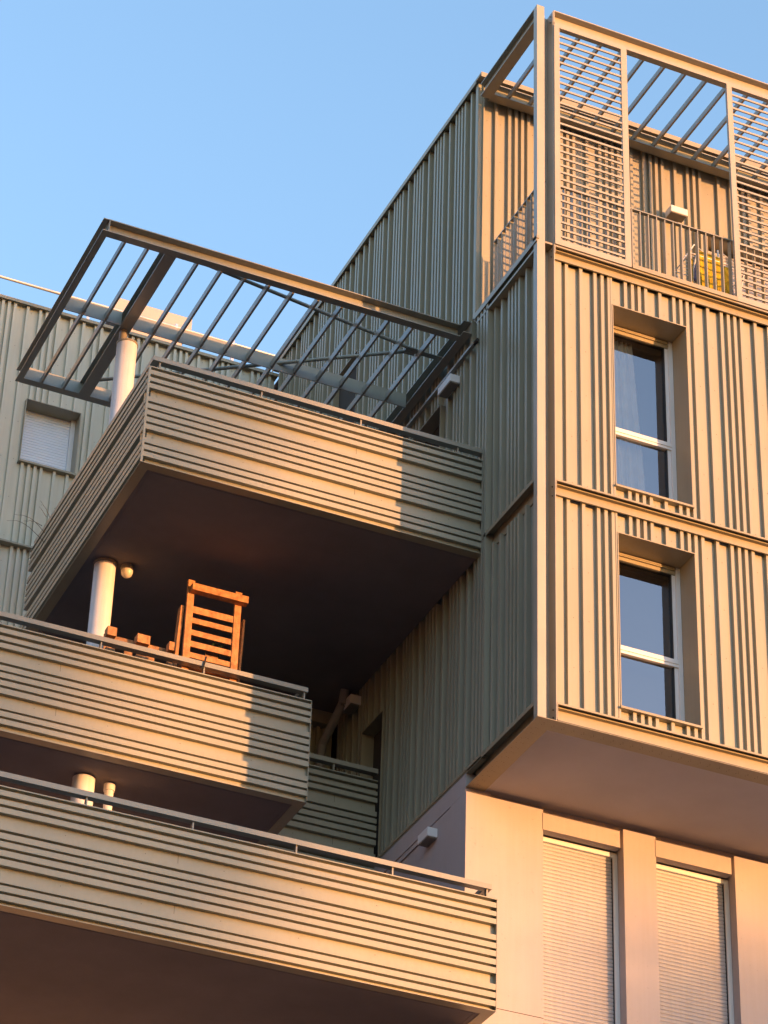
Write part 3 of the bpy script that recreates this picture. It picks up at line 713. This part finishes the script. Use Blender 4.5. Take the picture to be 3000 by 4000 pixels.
# ================================================================== drying rack with washing on the roof terrace
DR = thing('drying_rack', (2.85, 1.0, 22.6), 'white wire drying rack on the roof terrace behind the baluster railing', 'drying rack')
m = MB(); r = 0.008
for y in (0.8, 1.2):
    m.bar((2.5, y, 23.85), (3.3, y, 23.85), r, n=6)
for x in (2.5, 3.3): m.bar((x, 0.8, 23.85), (x, 1.2, 23.85), r, n=6)
for i in range(6): m.bar((2.5, 0.85 + 0.06 * i, 23.86), (3.3, 0.85 + 0.06 * i, 23.86), 0.004, n=5)
m.build('rack_top', M['white'], DR)
m = MB()
for y0, y1 in ((0.75, 1.25), (1.25, 0.75)):
    for x in (2.56, 3.24): m.bar((x, y0, 22.6), (x, y1, 23.85), r, n=6)
m.build('legs', M['white'], DR)
m = MB()
for x0, x1 in ((2.45, 2.62), (2.94, 3.02)):
    m.bar((x0, 0.9, 23.80), (x1, 0.9, 24.10), r, n=6); m.bar((x1, 0.9, 24.10), (x1 + 0.22, 0.9, 23.96), 0.005, n=6)
m.bar((2.95, 0.9, 24.12), (3.0, 0.9, 22.9), 0.014, n=8)
m.build('wings', M['white'], DR)
def cloth(x0, x1, y, zt, zb, mat_, label, name='hanging_cloth', lean=0.0):
    m = MB(); nx, nz = 14, 8
    for j in range(nz + 1):
        for i in range(nx + 1):
            t = j / nz; u = x0 + (x1 - x0) * i / nx + lean * t
            m.v.append((u, y + 0.02 * math.sin(i * 1.3 + x0 * 9) * t, zt + (zb - zt) * t - 0.015 * (i / nx)))
    for j in range(nz):
        for i in range(nx):
            a = j * (nx + 1) + i; m.f.append((a, a + 1, a + nx + 2, a + nx + 1)); m.m.append(0)
    o = m.build(name, mat_, base=(x0, y, zb), smooth=True)
    sd = o.modifiers.new('thickness', 'SOLIDIFY'); sd.thickness = 0.006
    tag(o, label, 'cloth')
cloth(2.615, 2.92, 0.80, 23.93, 22.95, M['yellow'], 'larger mustard yellow cloth hanging on the terrace drying rack')
cloth(2.93, 3.10, 0.86, 23.87, 22.95, M['yellow'], 'narrower mustard yellow cloth at the right end of the drying rack')
cloth(2.50, 2.56, 0.85, 23.82, 23.1, M['yellow'], 'small yellow cloth at the left end of the drying rack', lean=-0.02)
cloth(2.575, 2.625, 0.82, 23.86, 23.45, M['blue'], 'small blue garment hanging beside the larger yellow cloth', lean=-0.03)
cloth(3.11, 3.17, 0.95, 23.75, 22.95, M['blue'], 'dark blue garment hanging at the far right of the drying rack', lean=0.05)

# ================================================================== unseen distant tree, added and shaped to shade the left of the balconies
DIST = 150.0; P_ = Vector((math.cos(SUN_AZ), math.sin(SUN_AZ), 0)); H_ = Vector((math.sin(SUN_AZ), -math.cos(SUN_AZ), 0)); DZ = DIST * math.tan(SUN_EL)
def nbp(c, d, z): p = P_ * c + H_ * d; return Vector((p.x, p.y, z))
tb = nbp(-6, DIST, 0)
NT = thing('added_shade_tree', tuple(tb), 'very tall unseen tree added behind the viewer, its crown shaped to shade the balconies', 'tree')
rt = random.Random(11)
m = MB()
EDGE = ((0, -1.6), (13, -1.5), (14.9, -0.95), (16.2, -1.6), (17.6, -1.2), (19.0, -1.75), (19.7, -1.4), (20.4, -1.15), (22.0, -1.25), (22.8, -1.6), (40, -1.8))
def edge(z):                     # right-hand outline of the crown against the sun
    z -= DZ
    for (z0, c0), (z1, c1) in zip(EDGE[:-1], EDGE[1:]):
        if z0 <= z <= z1: return c0 + (c1 - c0) * (z - z0) / (z1 - z0) + 0.1 * math.sin(z * 5.3)
    return -1.8
n = 0
while n < 10500:
    c = rt.uniform(-11, -0.9); z = rt.uniform(10, 34)
    if (edge(z) - c) / 0.9 < rt.random() ** 1.5: continue
    zz = z - DZ
    if 18.8 < zz < 19.5 and -4.2 < c < -2.3 and rt.random() < 0.9: continue
    ctr = nbp(c, DIST + rt.uniform(-2.5, 2.5), z)
    a = Vector((rt.gauss(0, 1), rt.gauss(0, 1), rt.gauss(0, 1))).normalized() * rt.uniform(0.28, 0.55); b = a.orthogonal().normalized() * a.length * 0.7
    m.face([ctr - a, ctr + b, ctr + a, ctr - b]); n += 1
n = 0
while n < 900:                   # leaves added low at right to dim the lower wall, thinning towards the middle
    c = rt.uniform(1.6, 9.5); z = rt.uniform(9, 15.6) + DZ
    if rt.random() > (0.25 + 0.25 * (c - 1.6)) or z - DZ > 15.3 + 0.25 * math.sin(c * 3): continue
    ctr = nbp(c, DIST + rt.uniform(-2.5, 2.5), z)
    a = Vector((rt.gauss(0, 1), rt.gauss(0, 1), rt.gauss(0, 1))).normalized() * rt.uniform(0.2, 0.42); b = a.orthogonal().normalized() * a.length * 0.7
    m.face([ctr - a, ctr + b, ctr + a, ctr - b]); n += 1
m.build('crown', M['leaf'], NT)
m = MB(); m.bar(tb, nbp(-6, DIST, 16), 0.55, 0.35, n=12); m.bar(nbp(-6, DIST, 16), nbp(-5, DIST, 30), 0.35, 0.08, n=10)
for k in range(9): m.bar(nbp(-6 + .05 * k, DIST, 12 + 2 * k), nbp(-6 + (3.5 if k % 2 else -4), DIST + rt.uniform(-1, 1), 16 + 1.8 * k), 0.14, 0.04, n=7)
m.build('trunk', M['twig'], NT, smooth=True)

m = MB()  # unseen row of houses added to block sky light from the left
for k, (y0, y1, h) in enumerate(((-70, -45, 20), (-44, -20, 25), (-19, 8, 27), (9, 40, 24))):
    m.box(-52, -40, y0, y1, 0, h); m.prism([(-53, h), (-39, h), (-46, h + 3)], y0, y1, lambda a, b, c: (a, c, b))
tag(m.build('added_sky_blocker', M['brick'], base=(-46, -15, 0)), 'unseen brown brick terrace added on the left to darken the shaded side wall', 'building')

# tidy helper keys
for o in C.objects:
    if '_b' in o: del o['_b']
